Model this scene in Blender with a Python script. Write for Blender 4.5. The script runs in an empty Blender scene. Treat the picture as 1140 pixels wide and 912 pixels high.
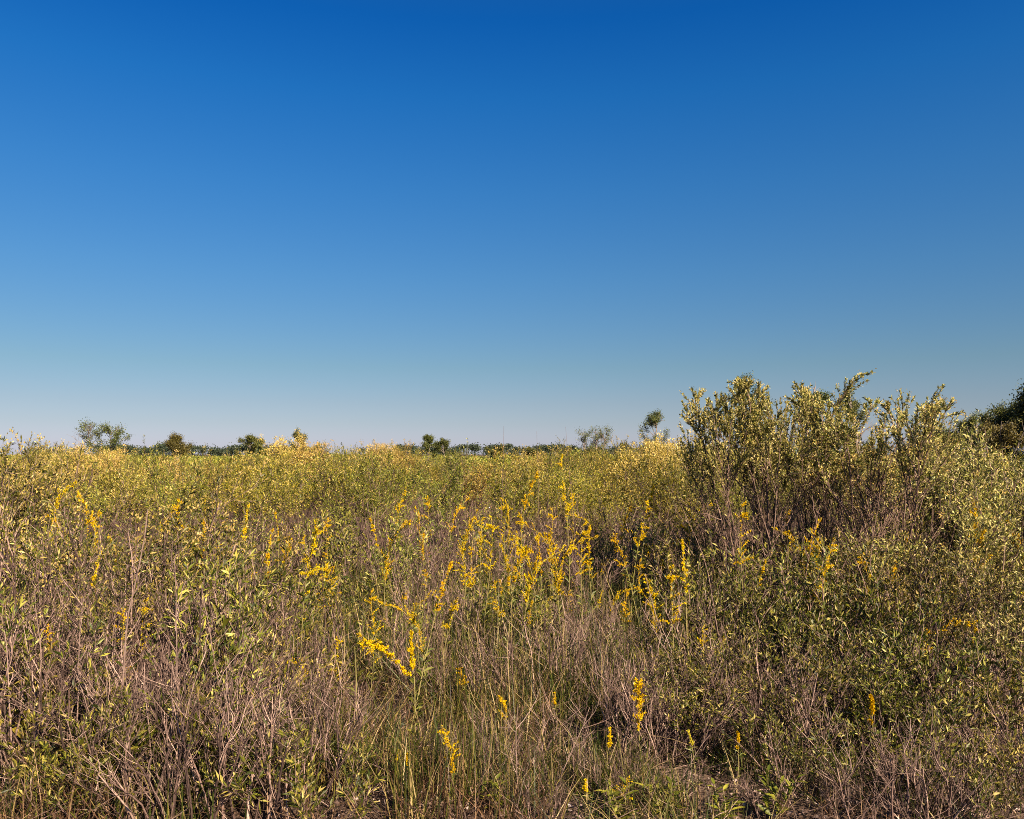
import bpy, math
import numpy as np
from mathutils import Vector

# ------------------------------------------------------------------ camera, sky, sun, exposure
S = bpy.context.scene
COL = S.collection
F = 910.0                      # focal length in photo pixels (photo 1140 wide)
HZ = 506.0                     # photo row of the horizon
EYE = 1.65
cam = bpy.data.cameras.new("camera")
cam.sensor_width = 36.0
cam.lens = 36.0 * F / 1140.0
cam.clip_start = 0.05
cam.clip_end = 20000.0
camo = bpy.data.objects.new("camera", cam)
COL.objects.link(camo)
camo.location = (0, 0, EYE)
camo.rotation_euler = (math.radians(90) + math.atan((HZ - 456.0) / F), 0, 0)
S.camera = camo

SUN_EL, SUN_AZ = 36.0, 143.0    # azimuth clockwise from the viewing direction (+Y)
sv = Vector((math.sin(math.radians(SUN_AZ)) * math.cos(math.radians(SUN_EL)),
             math.cos(math.radians(SUN_AZ)) * math.cos(math.radians(SUN_EL)),
             math.sin(math.radians(SUN_EL))))
sun = bpy.data.lights.new("sun", "SUN")
sun.energy = 5.0
sun.angle = math.radians(0.5)
sun.color = (1.0, 0.82, 0.60)
suno = bpy.data.objects.new("sun", sun)
COL.objects.link(suno)
suno.rotation_euler = (-sv).to_track_quat('-Z', 'Y').to_euler()
suno.location = (20, -20, 30)

W = bpy.data.worlds.new("World")
S.world = W
W.use_nodes = True
nt = W.node_tree
sky = nt.nodes.new("ShaderNodeTexSky")
sky.sky_type = 'NISHITA'
sky.sun_disc = False
sky.sun_elevation = math.radians(SUN_EL)
sky.sun_rotation = math.radians(SUN_AZ)
sky.altitude = 0
sky.air_density = 1.0
sky.dust_density = 0.3
sky.ozone_density = 2.0
# grade of the clear autumn air by elevation: deep polarised blue above, pinkish grey at the horizon
tcw = nt.nodes.new("ShaderNodeTexCoord"); sx = nt.nodes.new("ShaderNodeSeparateXYZ")
nt.links.new(tcw.outputs["Generated"], sx.inputs[0])
gr = nt.nodes.new("ShaderNodeValToRGB")
GRADE = [(.012, (.525, .555, .87)), (.037, (.475, .512, .70)), (.061, (.455, .497, .632)), (.105, (.404, .516, .595)),
         (.211, (.292, .569, .773)), (.309, (.189, .584, .913)), (.407, (.086, .561, 1.025)), (.479, (.033, .479, 1.041)), (.75, (.22, .55, .95))]
while len(gr.color_ramp.elements) < len(GRADE): gr.color_ramp.elements.new(.9)
for e, (p, c) in zip(gr.color_ramp.elements, GRADE): e.position = p; e.color = (c[0] * .806, c[1] * .806, c[2] * .806, 1)
nt.links.new(sx.outputs[2], gr.inputs[0])
hs = nt.nodes.new("ShaderNodeVectorMath"); hs.operation = 'MULTIPLY'
nt.links.new(gr.outputs[0], hs.inputs[1])
bg = nt.nodes["Background"]
bg.inputs["Strength"].default_value = 0.05
nt.links.new(sky.outputs[0], hs.inputs[0])
nt.links.new(hs.outputs[0], bg.inputs["Color"])

S.view_settings.view_transform = 'Standard'
S.view_settings.look = 'None'
S.view_settings.gamma = 1.0
S.view_settings.exposure = 1.6
S.cycles.max_bounces = 6
S.cycles.diffuse_bounces = 2
S.cycles.transmission_bounces = 3
S.cycles.glossy_bounces = 2
S.cycles.use_denoising = False
S.cycles.filter_width = 0.95

# ------------------------------------------------------------------ small maths
def at(px, d):
    """point on the ground d metres out whose bearing is photo column px"""
    return (px - 570.0) / F * d, d

def zrow(py, d):
    """height above the ground that shows at photo row py when d metres out"""
    return EYE - (py - HZ) * d / F

def unit(a):
    return a / np.maximum(np.linalg.norm(a, axis=-1, keepdims=True), 1e-9)

def perp(d, r):
    """random unit vectors perpendicular to d"""
    v = r.normal(size=d.shape)
    v -= (v * d).sum(-1, keepdims=True) * d
    return unit(v)

def EYE_ROW(d, h):
    """photo row at which a plant h high shows its top when d metres out"""
    return HZ + (EYE - h) * F / d

class Geo:
    def __init__(s):
        s.v, s.q, s.t, s.n = [], [], [], 0
    def add(s, v, q=None, t=None):
        if q is not None and len(q): s.q.append(q + s.n)
        if t is not None and len(t): s.t.append(t + s.n)
        s.v.append(v); s.n += len(v)
    def mesh(s, name, mat, smooth=False):
        me = bpy.data.meshes.new(name)
        v = np.concatenate(s.v).astype(np.float32)
        q = np.concatenate(s.q).astype(np.int32) if s.q else np.zeros((0, 4), np.int32)
        t = np.concatenate(s.t).astype(np.int32) if s.t else np.zeros((0, 3), np.int32)
        me.vertices.add(len(v)); me.vertices.foreach_set("co", v.ravel())
        idx = np.concatenate([q.ravel(), t.ravel()])
        me.loops.add(len(idx)); me.loops.foreach_set("vertex_index", idx)
        tot = np.concatenate([np.full(len(q), 4), np.full(len(t), 3)]).astype(np.int32)
        st = np.concatenate([[0], np.cumsum(tot)[:-1]]).astype(np.int32)
        me.polygons.add(len(tot)); me.polygons.foreach_set("loop_start", st)
        if smooth:
            me.polygons.foreach_set("use_smooth", np.ones(len(tot), bool))
        me.update(calc_edges=True)
        me.materials.append(mat)
        return me

def tubes(g, P, R, k=3):
    """N polylines P (N,S,3) with radii R (N,S) as k-sided tubes"""
    N, n = P.shape[:2]
    T = unit(np.gradient(P, axis=1))
    m = unit(P[:, -1] - P[:, 0])
    a = np.where(np.abs(m[:, :1]) < 0.7, np.array([[1., 0, 0]]), np.array([[0, 1., 0]]))[:, None, :]
    U = unit(np.cross(T, a)); V = np.cross(T, U)
    an = np.arange(k) * 2 * np.pi / k
    ring = (P[:, :, None] + R[:, :, None, None] *
            (U[:, :, None] * np.cos(an)[:, None] + V[:, :, None] * np.sin(an)[:, None]))
    base = np.arange(N)[:, None, None] * n * k
    i = np.arange(n - 1)[None, :, None] * k
    j = np.arange(k)[None, None, :]; j2 = (j + 1) % k
    q = np.stack([base + i + j, base + i + j2, base + i + k + j2, base + i + k + j], -1).reshape(-1, 4)
    g.add(ring.reshape(-1, 3), q=q)

def leaves(g, p, d, r, L, Wd, fold=0.25, droop=0.0, nrm=None, wide=0.42):
    """folded diamond leaves: two triangles sharing the midrib"""
    n = len(p)
    if n == 0: return
    d = unit(d)
    s = perp(d, r) if nrm is None else unit(np.cross(d, nrm))
    nn = np.cross(d, s)
    L = np.broadcast_to(L, n)[:, None]; Wd = np.broadcast_to(Wd, n)[:, None]
    mid = p + d * L * wide + nn * Wd * fold
    tip = p + d * L - np.array([0, 0, 1.]) * L * droop
    v = np.stack([p, mid - s * Wd * .5, tip, mid + s * Wd * .5], 1).reshape(-1, 3)
    b = np.arange(n)[:, None] * 4
    t = np.concatenate([b + np.array([0, 2, 1]), b + np.array([0, 3, 2])])
    g.add(v, t=t)

def blades(g, p, h, w, lean, r, seg=3, curl=0.6):
    """grass blades: tapering curved strips"""
    n = len(p)
    a = r.uniform(0, 2 * np.pi, n); f = a + np.pi / 2 + r.normal(0, .6, n)
    out = np.stack([np.cos(a), np.sin(a), np.zeros(n)], -1)
    sd = np.stack([np.cos(f), np.sin(f), np.zeros(n)], -1)
    t = np.linspace(0, 1, seg + 1)
    off = (lean[:, None] * (t + curl * t * t))[..., None] * out[:, None] * h[:, None, None]
    zz = h[:, None] * (t - 0.25 * lean[:, None] * t * t)
    c = p[:, None] + off; c[..., 2] += zz
    ww = w[:, None] * (1 - t ** 1.5 * .93)
    v = np.stack([c - sd[:, None] * ww[..., None] * .5, c + sd[:, None] * ww[..., None] * .5], 2)
    b = np.arange(n)[:, None, None] * 2 * (seg + 1)
    i = np.arange(seg)[None, :, None] * 2
    q = (b + i + np.array([0, 1, 3, 2])[None, None, :]).reshape(-1, 4)
    g.add(v.reshape(-1, 3), q=q)

def grow(r, p, d, L, n=6, up=0.1, noise=0.1):
    """polylines from p along d, length L, bending towards +Z by up, wandering by noise"""
    N = len(p); L = np.broadcast_to(L, N)
    out = [p]; c = p.copy(); d = unit(d.copy())
    for _ in range(n - 1):
        d = unit(d + np.array([0, 0, up]) + r.normal(0, noise, (N, 3)))
        c = c + d * (L / (n - 1))[:, None]
        out.append(c)
    return np.stack(out, 1)

def sample(P, i, t):
    """points and tangents at parameters t on polylines P[i]"""
    n = P.shape[1] - 1
    f = np.clip(t * n, 0, n - 1e-4); k = f.astype(int); u = (f - k)[:, None]
    a, b = P[i, k], P[i, k + 1]
    return a + (b - a) * u, unit(b - a)

def kids(r, P, per, t0, t1, ang, L, n=5, up=.08, noise=.1, shrink=.4):
    """side branches of polylines P"""
    N = len(P); i = np.repeat(np.arange(N), per)
    t = r.uniform(t0, t1, len(i))
    p, T = sample(P, i, t)
    a = r.uniform(ang[0], ang[1], len(i))[:, None]
    d = T * np.cos(a) + perp(T, r) * np.sin(a)
    ln = r.uniform(L[0], L[1], len(i)) * (1 - shrink * t)
    return grow(r, p, d, ln, n, up, noise)

def rad(N, n, a, b, r=None):
    R = np.linspace(a, b, n)[None].repeat(N, 0)
    return R if r is None else R * r.uniform(.7, 1.3, (N, 1))

# ------------------------------------------------------------------ materials
def ramp(nt, fac, cols):
    n = nt.nodes.new("ShaderNodeValToRGB")
    e = n.color_ramp.elements
    while len(e) < len(cols): e.new(0.5)
    for k, (p, c) in enumerate(cols):
        e[k].position = p; e[k].color = (*c, 1)
    nt.links.new(fac, n.inputs[0])
    return n.outputs[0]

def leaf_mat(name, cols, trans=.22, rough=.5, spec=.35, hue=.03, val=.25):
    """per-leaf colours from a ramp, each plant a little different in hue and value"""
    m = bpy.data.materials.new(name); m.use_nodes = True
    nt = m.node_tree; N = nt.nodes; K = nt.links
    geo = N.new("ShaderNodeNewGeometry"); oi = N.new("ShaderNodeObjectInfo")
    c = ramp(nt, geo.outputs["Random Per Island"], cols)
    h = N.new("ShaderNodeHueSaturation")
    mr = N.new("ShaderNodeMapRange"); mr.inputs[3].default_value = .5 - hue; mr.inputs[4].default_value = .5 + hue * .6
    mv = N.new("ShaderNodeMapRange"); mv.inputs[3].default_value = 1 - val; mv.inputs[4].default_value = 1 + val
    mu = N.new("ShaderNodeMath"); mu.operation = 'FRACT'
    m7 = N.new("ShaderNodeMath"); m7.operation = 'MULTIPLY'; m7.inputs[1].default_value = 7.31
    K.new(oi.outputs["Random"], mr.inputs[0]); K.new(oi.outputs["Random"], m7.inputs[0])
    K.new(m7.outputs[0], mu.inputs[0]); K.new(mu.outputs[0], mv.inputs[0])
    K.new(mr.outputs[0], h.inputs["Hue"]); K.new(mv.outputs[0], h.inputs["Value"]); K.new(c, h.inputs["Color"])
    b = N["Principled BSDF"]
    b.inputs["Roughness"].default_value = rough
    b.inputs["Specular IOR Level"].default_value = spec
    K.new(h.outputs[0], b.inputs["Base Color"])
    tr = N.new("ShaderNodeBsdfTranslucent"); K.new(h.outputs[0], tr.inputs[0])
    mx = N.new("ShaderNodeMixShader"); mx.inputs[0].default_value = trans
    K.new(b.outputs[0], mx.inputs[1]); K.new(tr.outputs[0], mx.inputs[2])
    K.new(mx.outputs[0], N["Material Output"].inputs[0])
    return m

def bark_mat(name, cols, scale=30.):
    m = bpy.data.materials.new(name); m.use_nodes = True
    nt = m.node_tree; N = nt.nodes; K = nt.links
    geo = N.new("ShaderNodeNewGeometry"); tc = N.new("ShaderNodeTexCoord")
    no = N.new("ShaderNodeTexNoise"); no.inputs["Scale"].default_value = scale; no.inputs["Detail"].default_value = 3
    K.new(tc.outputs["Object"], no.inputs["Vector"])
    ad = N.new("ShaderNodeMath"); ad.operation = 'MULTIPLY_ADD'; ad.inputs[1].default_value = .55; ad.inputs[2].default_value = -.02
    ad2 = N.new("ShaderNodeMath"); ad2.operation = 'MULTIPLY_ADD'; ad2.inputs[1].default_value = .55
    K.new(geo.outputs["Random Per Island"], ad.inputs[0]); K.new(no.outputs[0], ad2.inputs[0]); K.new(ad.outputs[0], ad2.inputs[2])
    c = ramp(nt, ad2.outputs[0], cols)
    b = N["Principled BSDF"]; b.inputs["Roughness"].default_value = .8; b.inputs["Specular IOR Level"].default_value = .2
    K.new(c, b.inputs["Base Color"])
    return m

M = {}
M['bark'] = bark_mat("grey_brown_bark", [(0, (.025, .015, .012)), (.45, (.095, .058, .045)), (1, (.28, .19, .15))])
M['dead'] = bark_mat("dead_twig_bark", [(0, (.015, .009, .008)), (.36, (.055, .034, .029)), (.6, (.155, .098, .081)), (.78, (.34, .235, .19)), (1, (.60, .45, .37))])
M['stick'] = bark_mat("pale_stick_bark", [(0, (.06, .037, .031)), (.5, (.17, .112, .094)), (1, (.42, .305, .255))])
M['trunk'] = bark_mat("trunk_bark", [(0, (.10, .08, .065)), (1, (.26, .21, .18))], 6)
M['leaf'] = leaf_mat("groundsel_leaf", [(0, (.012, .02, .002)), (.34, (.055, .07, .006)), (.66, (.155, .16, .014)), (.88, (.33, .285, .05)), (1, (.50, .41, .13))])
M['field'] = leaf_mat("field_groundsel_leaf", [(0, (.022, .035, .003)), (.35, (.10, .115, .006)), (.75, (.235, .22, .013)), (1, (.42, .355, .05))], hue=.035, val=.42)
M['green'] = leaf_mat("green_groundsel_leaf", [(0, (.018, .03, .003)), (.3, (.08, .095, .007)), (.7, (.18, .18, .018)), (1, (.33, .29, .05))], hue=.03, val=.3)
M['pale'] = leaf_mat("pale_groundsel_leaf", [(0, (.045, .05, .004)), (.3, (.17, .155, .009)), (.7, (.34, .285, .03)), (1, (.54, .43, .09))], hue=.03, val=.25)
M['dark'] = leaf_mat("dark_shrub_leaf", [(0, (.010, .018, .002)), (.4, (.055, .069, .005)), (.72, (.175, .165, .016)), (.92, (.34, .29, .065)), (1, (.46, .38, .13))])
M['tall'] = leaf_mat("tall_shrub_leaf", [(0, (.025, .037, .008)), (.3, (.12, .13, .018)), (.62, (.31, .285, .06)), (1, (.58, .48, .20))], hue=.012, val=.08)
M['tuft'] = leaf_mat("cream_seed_tuft", [(0, (.34, .25, .045)), (.5, (.50, .375, .10)), (1, (.64, .50, .20))], .35, .9, .05, .015, .12)
M['gold'] = leaf_mat("goldenrod_floret", [(0, (.36, .19, .002)), (.35, (.62, .41, .003)), (1, (.80, .59, .012))], .35, .8, .05, .012, .12)
M['bud'] = leaf_mat("goldenrod_bud", [(0, (.35, .27, .02)), (1, (.55, .42, .04))], .3, .8, .05)
M['rodleaf'] = leaf_mat("goldenrod_leaf", [(0, (.03, .045, .005)), (.6, (.10, .115, .012)), (1, (.20, .18, .03))])
M['rodstem'] = bark_mat("goldenrod_stem", [(0, (.10, .10, .03)), (.6, (.20, .17, .06)), (1, (.30, .22, .13))])
M['weed'] = leaf_mat("weed_leaf", [(0, (.08, .10, .008)), (.6, (.19, .19, .016)), (1, (.30, .265, .035))], .35)
M['grass'] = leaf_mat("green_grass", [(0, (.008, .015, .002)), (.4, (.034, .047, .005)), (.68, (.09, .093, .011)), (.84, (.23, .165, .05)), (1, (.42, .31, .15))], .3)
M['straw'] = leaf_mat("dry_grass", [(0, (.03, .016, .008)), (.5, (.10, .058, .026)), (.8, (.25, .155, .072)), (1, (.44, .31, .17))], .25)
M['litter'] = leaf_mat("leaf_litter", [(0, (.025, .015, .011)), (.5, (.08, .052, .04)), (.9, (.22, .16, .13)), (1, (.46, .38, .33))], .05)
M['tree'] = leaf_mat("tree_leaf", [(0, (.02, .032, .007)), (.5, (.065, .082, .015)), (1, (.15, .155, .03))], .2, val=.2)
M['browntree'] = leaf_mat("brownish_tree_leaf", [(0, (.035, .034, .006)), (.5, (.085, .075, .014)), (1, (.16, .135, .028))], .2, val=.15)
M['far'] = leaf_mat("far_pine_needles", [(0, (.012, .022, .012)), (1, (.045, .06, .03))], .1)

def ground_mat():
    m = bpy.data.materials.new("sandy_soil"); m.use_nodes = True
    nt = m.node_tree; N = nt.nodes; K = nt.links
    tc = N.new("ShaderNodeTexCoord")
    a = N.new("ShaderNodeTexNoise"); a.inputs["Scale"].default_value = 1.3; a.inputs["Detail"].default_value = 8; a.inputs["Roughness"].default_value = .7
    v = N.new("ShaderNodeTexVoronoi"); v.inputs["Scale"].default_value = 45
    K.new(tc.outputs["Object"], a.inputs["Vector"]); K.new(tc.outputs["Object"], v.inputs["Vector"])
    c = ramp(nt, a.outputs[0], [(.3, (.03, .018, .013)), (.5, (.075, .05, .037)), (.72, (.16, .115, .088))])
    b = N["Principled BSDF"]; b.inputs["Roughness"].default_value = .95; b.inputs["Specular IOR Level"].default_value = .1
    K.new(c, b.inputs["Base Color"])
    bu = N.new("ShaderNodeBump"); bu.inputs["Strength"].default_value = .8; bu.inputs["Distance"].default_value = .02
    K.new(v.outputs["Distance"], bu.inputs["Height"]); K.new(bu.outputs[0], b.inputs["Normal"])
    return m
M['ground'] = ground_mat()

# ------------------------------------------------------------------ objects
def mesh_obj(name, me, parent=None):
    o = bpy.data.objects.new(name, me); COL.objects.link(o)
    if parent is not None: o.parent = parent
    return o

def tag(o, label=None, cat=None, group=None, kind=None):
    for k, v in (("label", label), ("category", cat), ("group", group), ("kind", kind)):
        if v: o[k] = v
    return o

class Proto:
    """meshes of one plant, linked once per plant that stands in the field"""
    def __init__(s, name, parts, height): s.name, s.parts, s.h = name, parts, height

PLANTS = []
# spots of the scatter that stand wholly behind nearer plants and are left empty
HIDDEN = {(-2834, 4377), (-2699, 4014), (-2421, 3596), (-2383, 4336), (-2029, 3849), (-1682, 2469), (-1584, 3593), (-1529, 2889), (-1450, 2243), (-1397, 2039), (-1321, 4334), (-1264, 2498), (-1256, 1908), (-1206, 3731), (-1171, 4019), (-1011, 3868), (-975, 4150), (-950, 1514), (-865, 1258), (-822, 3053), (-782, 3726), (-602, 2252), (-551, 2456), (-478, 896), (-460, 825), (-430, 800), (-408, 815), (-400, 755), (-395, 745), (-388, 793), (-376, 746), (-367, 896), (-366, 843), (-349, 892), (-343, 773), (-217, 500), (-208, 848), (-192, 3774), (-179, 547), (-166, 447), (-126, 828), (-107, 857), (-105, 863), (-97, 800), (-76, 822), (-76, 869), (26, 927), (95, 851), (110, 2347), (142, 678), (162, 797), (172, 4058), (220, 3333), (237, 693), (252, 650), (274, 619), (296, 759), (310, 789), (321, 2441), (323, 1963), (361, 2807), (479, 2336), (642, 1424), (677, 4198), (761, 1384), (783, 1225), (812, 3773), (837, 2469), (873, 3074), (874, 3981), (936, 1383), (981, 2070), (1027, 1514), (1098, 1941), (1109, 2200), (1141, 1768), (1145, 3273), (1189, 2419), (1244, 2920), (1280, 1876), (1294, 3798), (1341, 2500), (1343, 2289), (1350, 4068), (1398, 2105), (1478, 3383), (1508, 2466), (1530, 2920), (1531, 3936), (1574, 2304), (1592, 2653), (1611, 3540), (1685, 2448), (1687, 4325), (1735, 3353), (1779, 3701), (1808, 2683), (1938, 2883), (1979, 3688), (1983, 3479), (2019, 3949), (2058, 3244), (2190, 4261), (2233, 3402), (2320, 3770), (2406, 3524), (2580, 4205), (2604, 3948), (2761, 4058)}
def plant(proto, x, y, label, cat, group=None, h=None, rz=0., tilt=(0., 0.), w=None, z=None, auto=False):
    if (round(x * 100), round(y * 100)) in HIDDEN: return None
    e = bpy.data.objects.new(proto.name, None)
    e.empty_display_size = .1
    COL.objects.link(e)
    sc = 1. if h is None else h / proto.h
    e.scale = (w or sc, w or sc, sc)
    e.location = (x, y, ground_z(x, y) - .01 if z is None else z)
    e.rotation_euler = (tilt[0], tilt[1], rz)
    tag(e, label, cat, group)
    for pn, me in proto.parts:
        mesh_obj(pn, me, e)
    if auto: PLANTS.append((570 + F * x / y, e))
    return e

def ground_z(x, y):
    d = np.hypot(x, y)
    k = np.clip((60 - d) / 40, 0, 1)
    return k * (.03 * np.sin(x * 1.1 + .4) * np.cos(y * .8) + .015 * np.sin(x * 3.1 + y * 2.3))

# --- ground, one sheet to the horizon
def make_ground():
    g = Geo()
    ys = np.concatenate([np.linspace(-30, 0, 12)[:-1], np.linspace(0, 30, 100), np.linspace(31, 70, 20), [100, 200, 500, 1200, 3000, 9000]])
    xs = np.concatenate([[-9000, -3000, -1000, -400, -150, -70], np.linspace(-45, 45, 140), [70, 150, 400, 1000, 3000, 9000]])
    X, Y = np.meshgrid(xs, ys)
    v = np.stack([X, Y, ground_z(X, Y)], -1).reshape(-1, 3)
    nx = len(xs)
    i, j = np.meshgrid(np.arange(len(ys) - 1), np.arange(nx - 1), indexing='ij')
    b = (i * nx + j).ravel()[:, None]
    g.add(v, q=b + np.array([0, 1, nx + 1, nx]))
    o = mesh_obj("ground", g.mesh("ground", M['ground'], True))
    tag(o, "bare sandy soil under the plants of the field", "ground", kind="structure")
make_ground()

# --- generators
def shrub(seed, name, H, Wd, n0, n1, n2, nl, leaf, L=(.028, .045), lw=.24, lo=.4, tuft=0., r0=.007, twigs=0, leafmat=None, barkmat='bark', spread=.14, tl=(.16, .30), tuftsize=.014, k0=4, dome=0.):
    r = np.random.default_rng(seed)
    a = r.uniform(0, 2 * np.pi, n0); ln = r.uniform(.05, 1, n0) ** .8 * math.atan(Wd / 2 / H) * 1.15
    b = np.stack([np.cos(a) * spread * r.uniform(.2, 1, n0), np.sin(a) * spread * r.uniform(.2, 1, n0), np.zeros(n0) - .03], -1)
    d = np.stack([np.cos(a) * np.sin(ln), np.sin(a) * np.sin(ln), np.cos(ln)], -1)
    A = grow(r, b, d, H * r.uniform(.62, .92, n0) * (1 - dome * (ln / ln.max()) ** 2), 8, .05 - .04 * (dome > 0), .09)
    B = kids(r, A, n1, .3, .97, (.35, .8), (.22 * H, .42 * H), 6, .13, .12)
    C = kids(r, np.concatenate([B[:, :6], A[:, [2, 4, 5, 6, 7, 7]][:, :6]]), n2, .25, 1., (.25, .75), (tl[0] * H * .8, tl[1] * H * .8), 4, .12, .12)
    # keep the top at H
    top = max(A[..., 2].max(), np.percentile(C[..., 2], 99.7 if k0 < 6 else 100)); f = H / top
    for q in (A, B, C): q[..., 2] *= f
    if k0 == 6:              # no shoot far above the crown
        for q in (A, B, C):
            z = q[..., 2] * 1.12; q[..., 2] = np.where(z > .8 * H, .8 * H + .2 * H * np.tanh((z - .8 * H) / (.2 * H)), z)
    g = Geo()
    tubes(g, A, rad(len(A), 8, r0, r0 * .4, r), k0)
    tubes(g, B, rad(len(B), 6, r0 * .45, r0 * .2, r), 3)
    tubes(g, C, rad(len(C), 4, r0 * .24, r0 * .1, r), 3)
    if twigs:
        D = kids(r, C, twigs, .2, 1., (.35, .9), (.05, .13), 3, .05, .12)
        tubes(g, D, rad(len(D), 3, r0 * .16, r0 * .08), 3)
    parts = [("branches", g.mesh(name + "_branches", M[barkmat]))]
    if nl:
        gl = Geo()
        i = np.repeat(np.arange(len(C)), nl); t = r.uniform(.05, 1.02, len(i))
        p, T = sample(C, i, np.clip(t, 0, 1))
        z = p[:, 2] / H
        patch = .12 * np.sin(p[:, 0] * 5 + seed) * np.cos(p[:, 1] * 5)
        keep = r.random(len(i)) < np.clip((z - lo + patch) / .18, .03, 1)
        p, T = p[keep], T[keep]
        an = r.uniform(.35, 1.0, len(p))[:, None]
        dd = T * np.cos(an) + perp(T, r) * np.sin(an) + np.array([0, 0, .15])
        LL = r.uniform(L[0], L[1], len(p))
        leaves(gl, p, dd, r, LL, LL * lw * r.uniform(.8, 1.3, len(p)), .2, .1)
        parts.append(("foliage", gl.mesh(name + "_foliage", M[leafmat or leaf])))
    if tuft > 0:
        gt = Geo()
        c = C[:, -1]; sel = (r.random(len(c)) < tuft) & (c[:, 2] > H * max(lo, .5)); c = c[sel]; T = unit(C[sel, -1] - C[sel, -2])
        n = 9; p = np.repeat(c, n, 0) + r.normal(0, tuftsize * 1.1, (len(c) * n, 3))
        dd = np.repeat(T, n, 0) + r.normal(0, .5, p.shape)
        leaves(gt, p, dd, r, r.uniform(.9, 1.6, len(p)) * tuftsize, tuftsize * .75, .3)
        if len(p): parts.append(("blossom", gt.mesh(name + "_blossom", M['tuft'])))
    return Proto(name, parts, H)

def goldenrod(seed, h=1.0, kind='plume', gold=1.0, nfl=1.0):
    r = np.random.default_rng(seed)
    d = np.array([[r.normal(0, .06), r.normal(0, .06), 1.]])
    A = grow(r, np.array([[0, 0, -.03]]), d, h, 12, 0., .035)
    bend = {'arch': .95, 'nod': .5, 'plume': .15, 'spike': .1, 'fat': .05, 'zig': .25, 'droop': 0}[kind]
    t = np.linspace(0, 1, 12)
    k = np.clip((t - .62) / .38, 0, 1) ** 1.6
    if kind == 'droop':      # the top bends over and runs out level, tip down
        u = np.clip((t - .45) / .55, 0, 1)
        A[0, :, 0] = .62 * h * u ** 1.15 + A[0, :, 0]; A[0, :, 2] = h * (np.minimum(t, .45) / .45 * .8 + .05 * np.sin(np.pi * u) - .16 * u ** 2)
    A[0, :, 0] += k * bend * h * .30; A[0, :, 2] -= k * bend * h * .16
    g = Geo(); tubes(g, A, rad(1, 12, .0042, .0016), 5)
    gl = Geo()
    n = int(46 * h)
    t = r.uniform(.06, .74, n); p, T = sample(A, np.zeros(n, int), t)
    dd = T * .7 + perp(T, r) * .8
    leaves(gl, p, dd, r, r.uniform(.05, .10, n) * (1.15 - .6 * t), .011, .15, .25)
    # racemes
    spec = {'arch': (16, .48, .10, .35), 'nod': (15, .60, .07, .25), 'plume': (15, .62, .085, .55), 'spike': (12, .70, .03, .3), 'fat': (24, .55, .075, .5), 'zig': (14, .45, .09, .5), 'droop': (20, .5, .06, .45)}[kind]
    m, t0, rl, ang = spec
    t = np.sort(r.uniform(t0, .99, m)); p, T = sample(A, np.zeros(m, int), t)
    side = perp(T, r)
    if kind in ('arch', 'droop'): side = unit(side * .5 + np.array([0, 0, .55]))
    dd = T * np.cos(ang) + side * (np.sin(ang) + .35)
    B = grow(r, p, dd, rl * r.uniform(.6, 1.3, m) * (1.25 - .8 * (t - t0) / (1 - t0)) * (.6 + .4 * h), 5, -.14, .12)
    gf = Geo(); tubes(gf, B, rad(m, 5, .0012, .0006), 3)
    nf = int(40 * nfl); i = np.repeat(np.arange(m), nf); tt = r.uniform(.1, 1.02, len(i))
    p1, T1 = sample(B, i, np.clip(tt, 0, 1))
    na = int(90 * nfl * (1.6 if kind in ('spike', 'fat', 'arch') else 1)); p2, T2 = sample(A, np.zeros(na, int), r.uniform(t0 + .1 * (kind != 'arch'), 1, na))
    p = np.concatenate([p1, p2]); T = np.concatenate([T1, T2])
    p = p + perp(T, r) * r.uniform(.001, .0075, (len(p), 1))
    s = r.uniform(.005, .0105, len(p))
    leaves(gf, p - unit(T) * s[:, None] * .5, T * .4 + r.normal(0, .6, p.shape), r, s, s * .8, .3)
    parts = [("stem", g.mesh("goldenrod_stem", M['rodstem'])), ("leaves", gl.mesh("goldenrod_leaves", M['rodleaf'])),
             ("flower_plume", gf.mesh("goldenrod_plume", M['gold'] if gold > .5 else M['bud']))]
    return Proto("goldenrod", parts, float(A[0, :, 2].max()))

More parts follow.
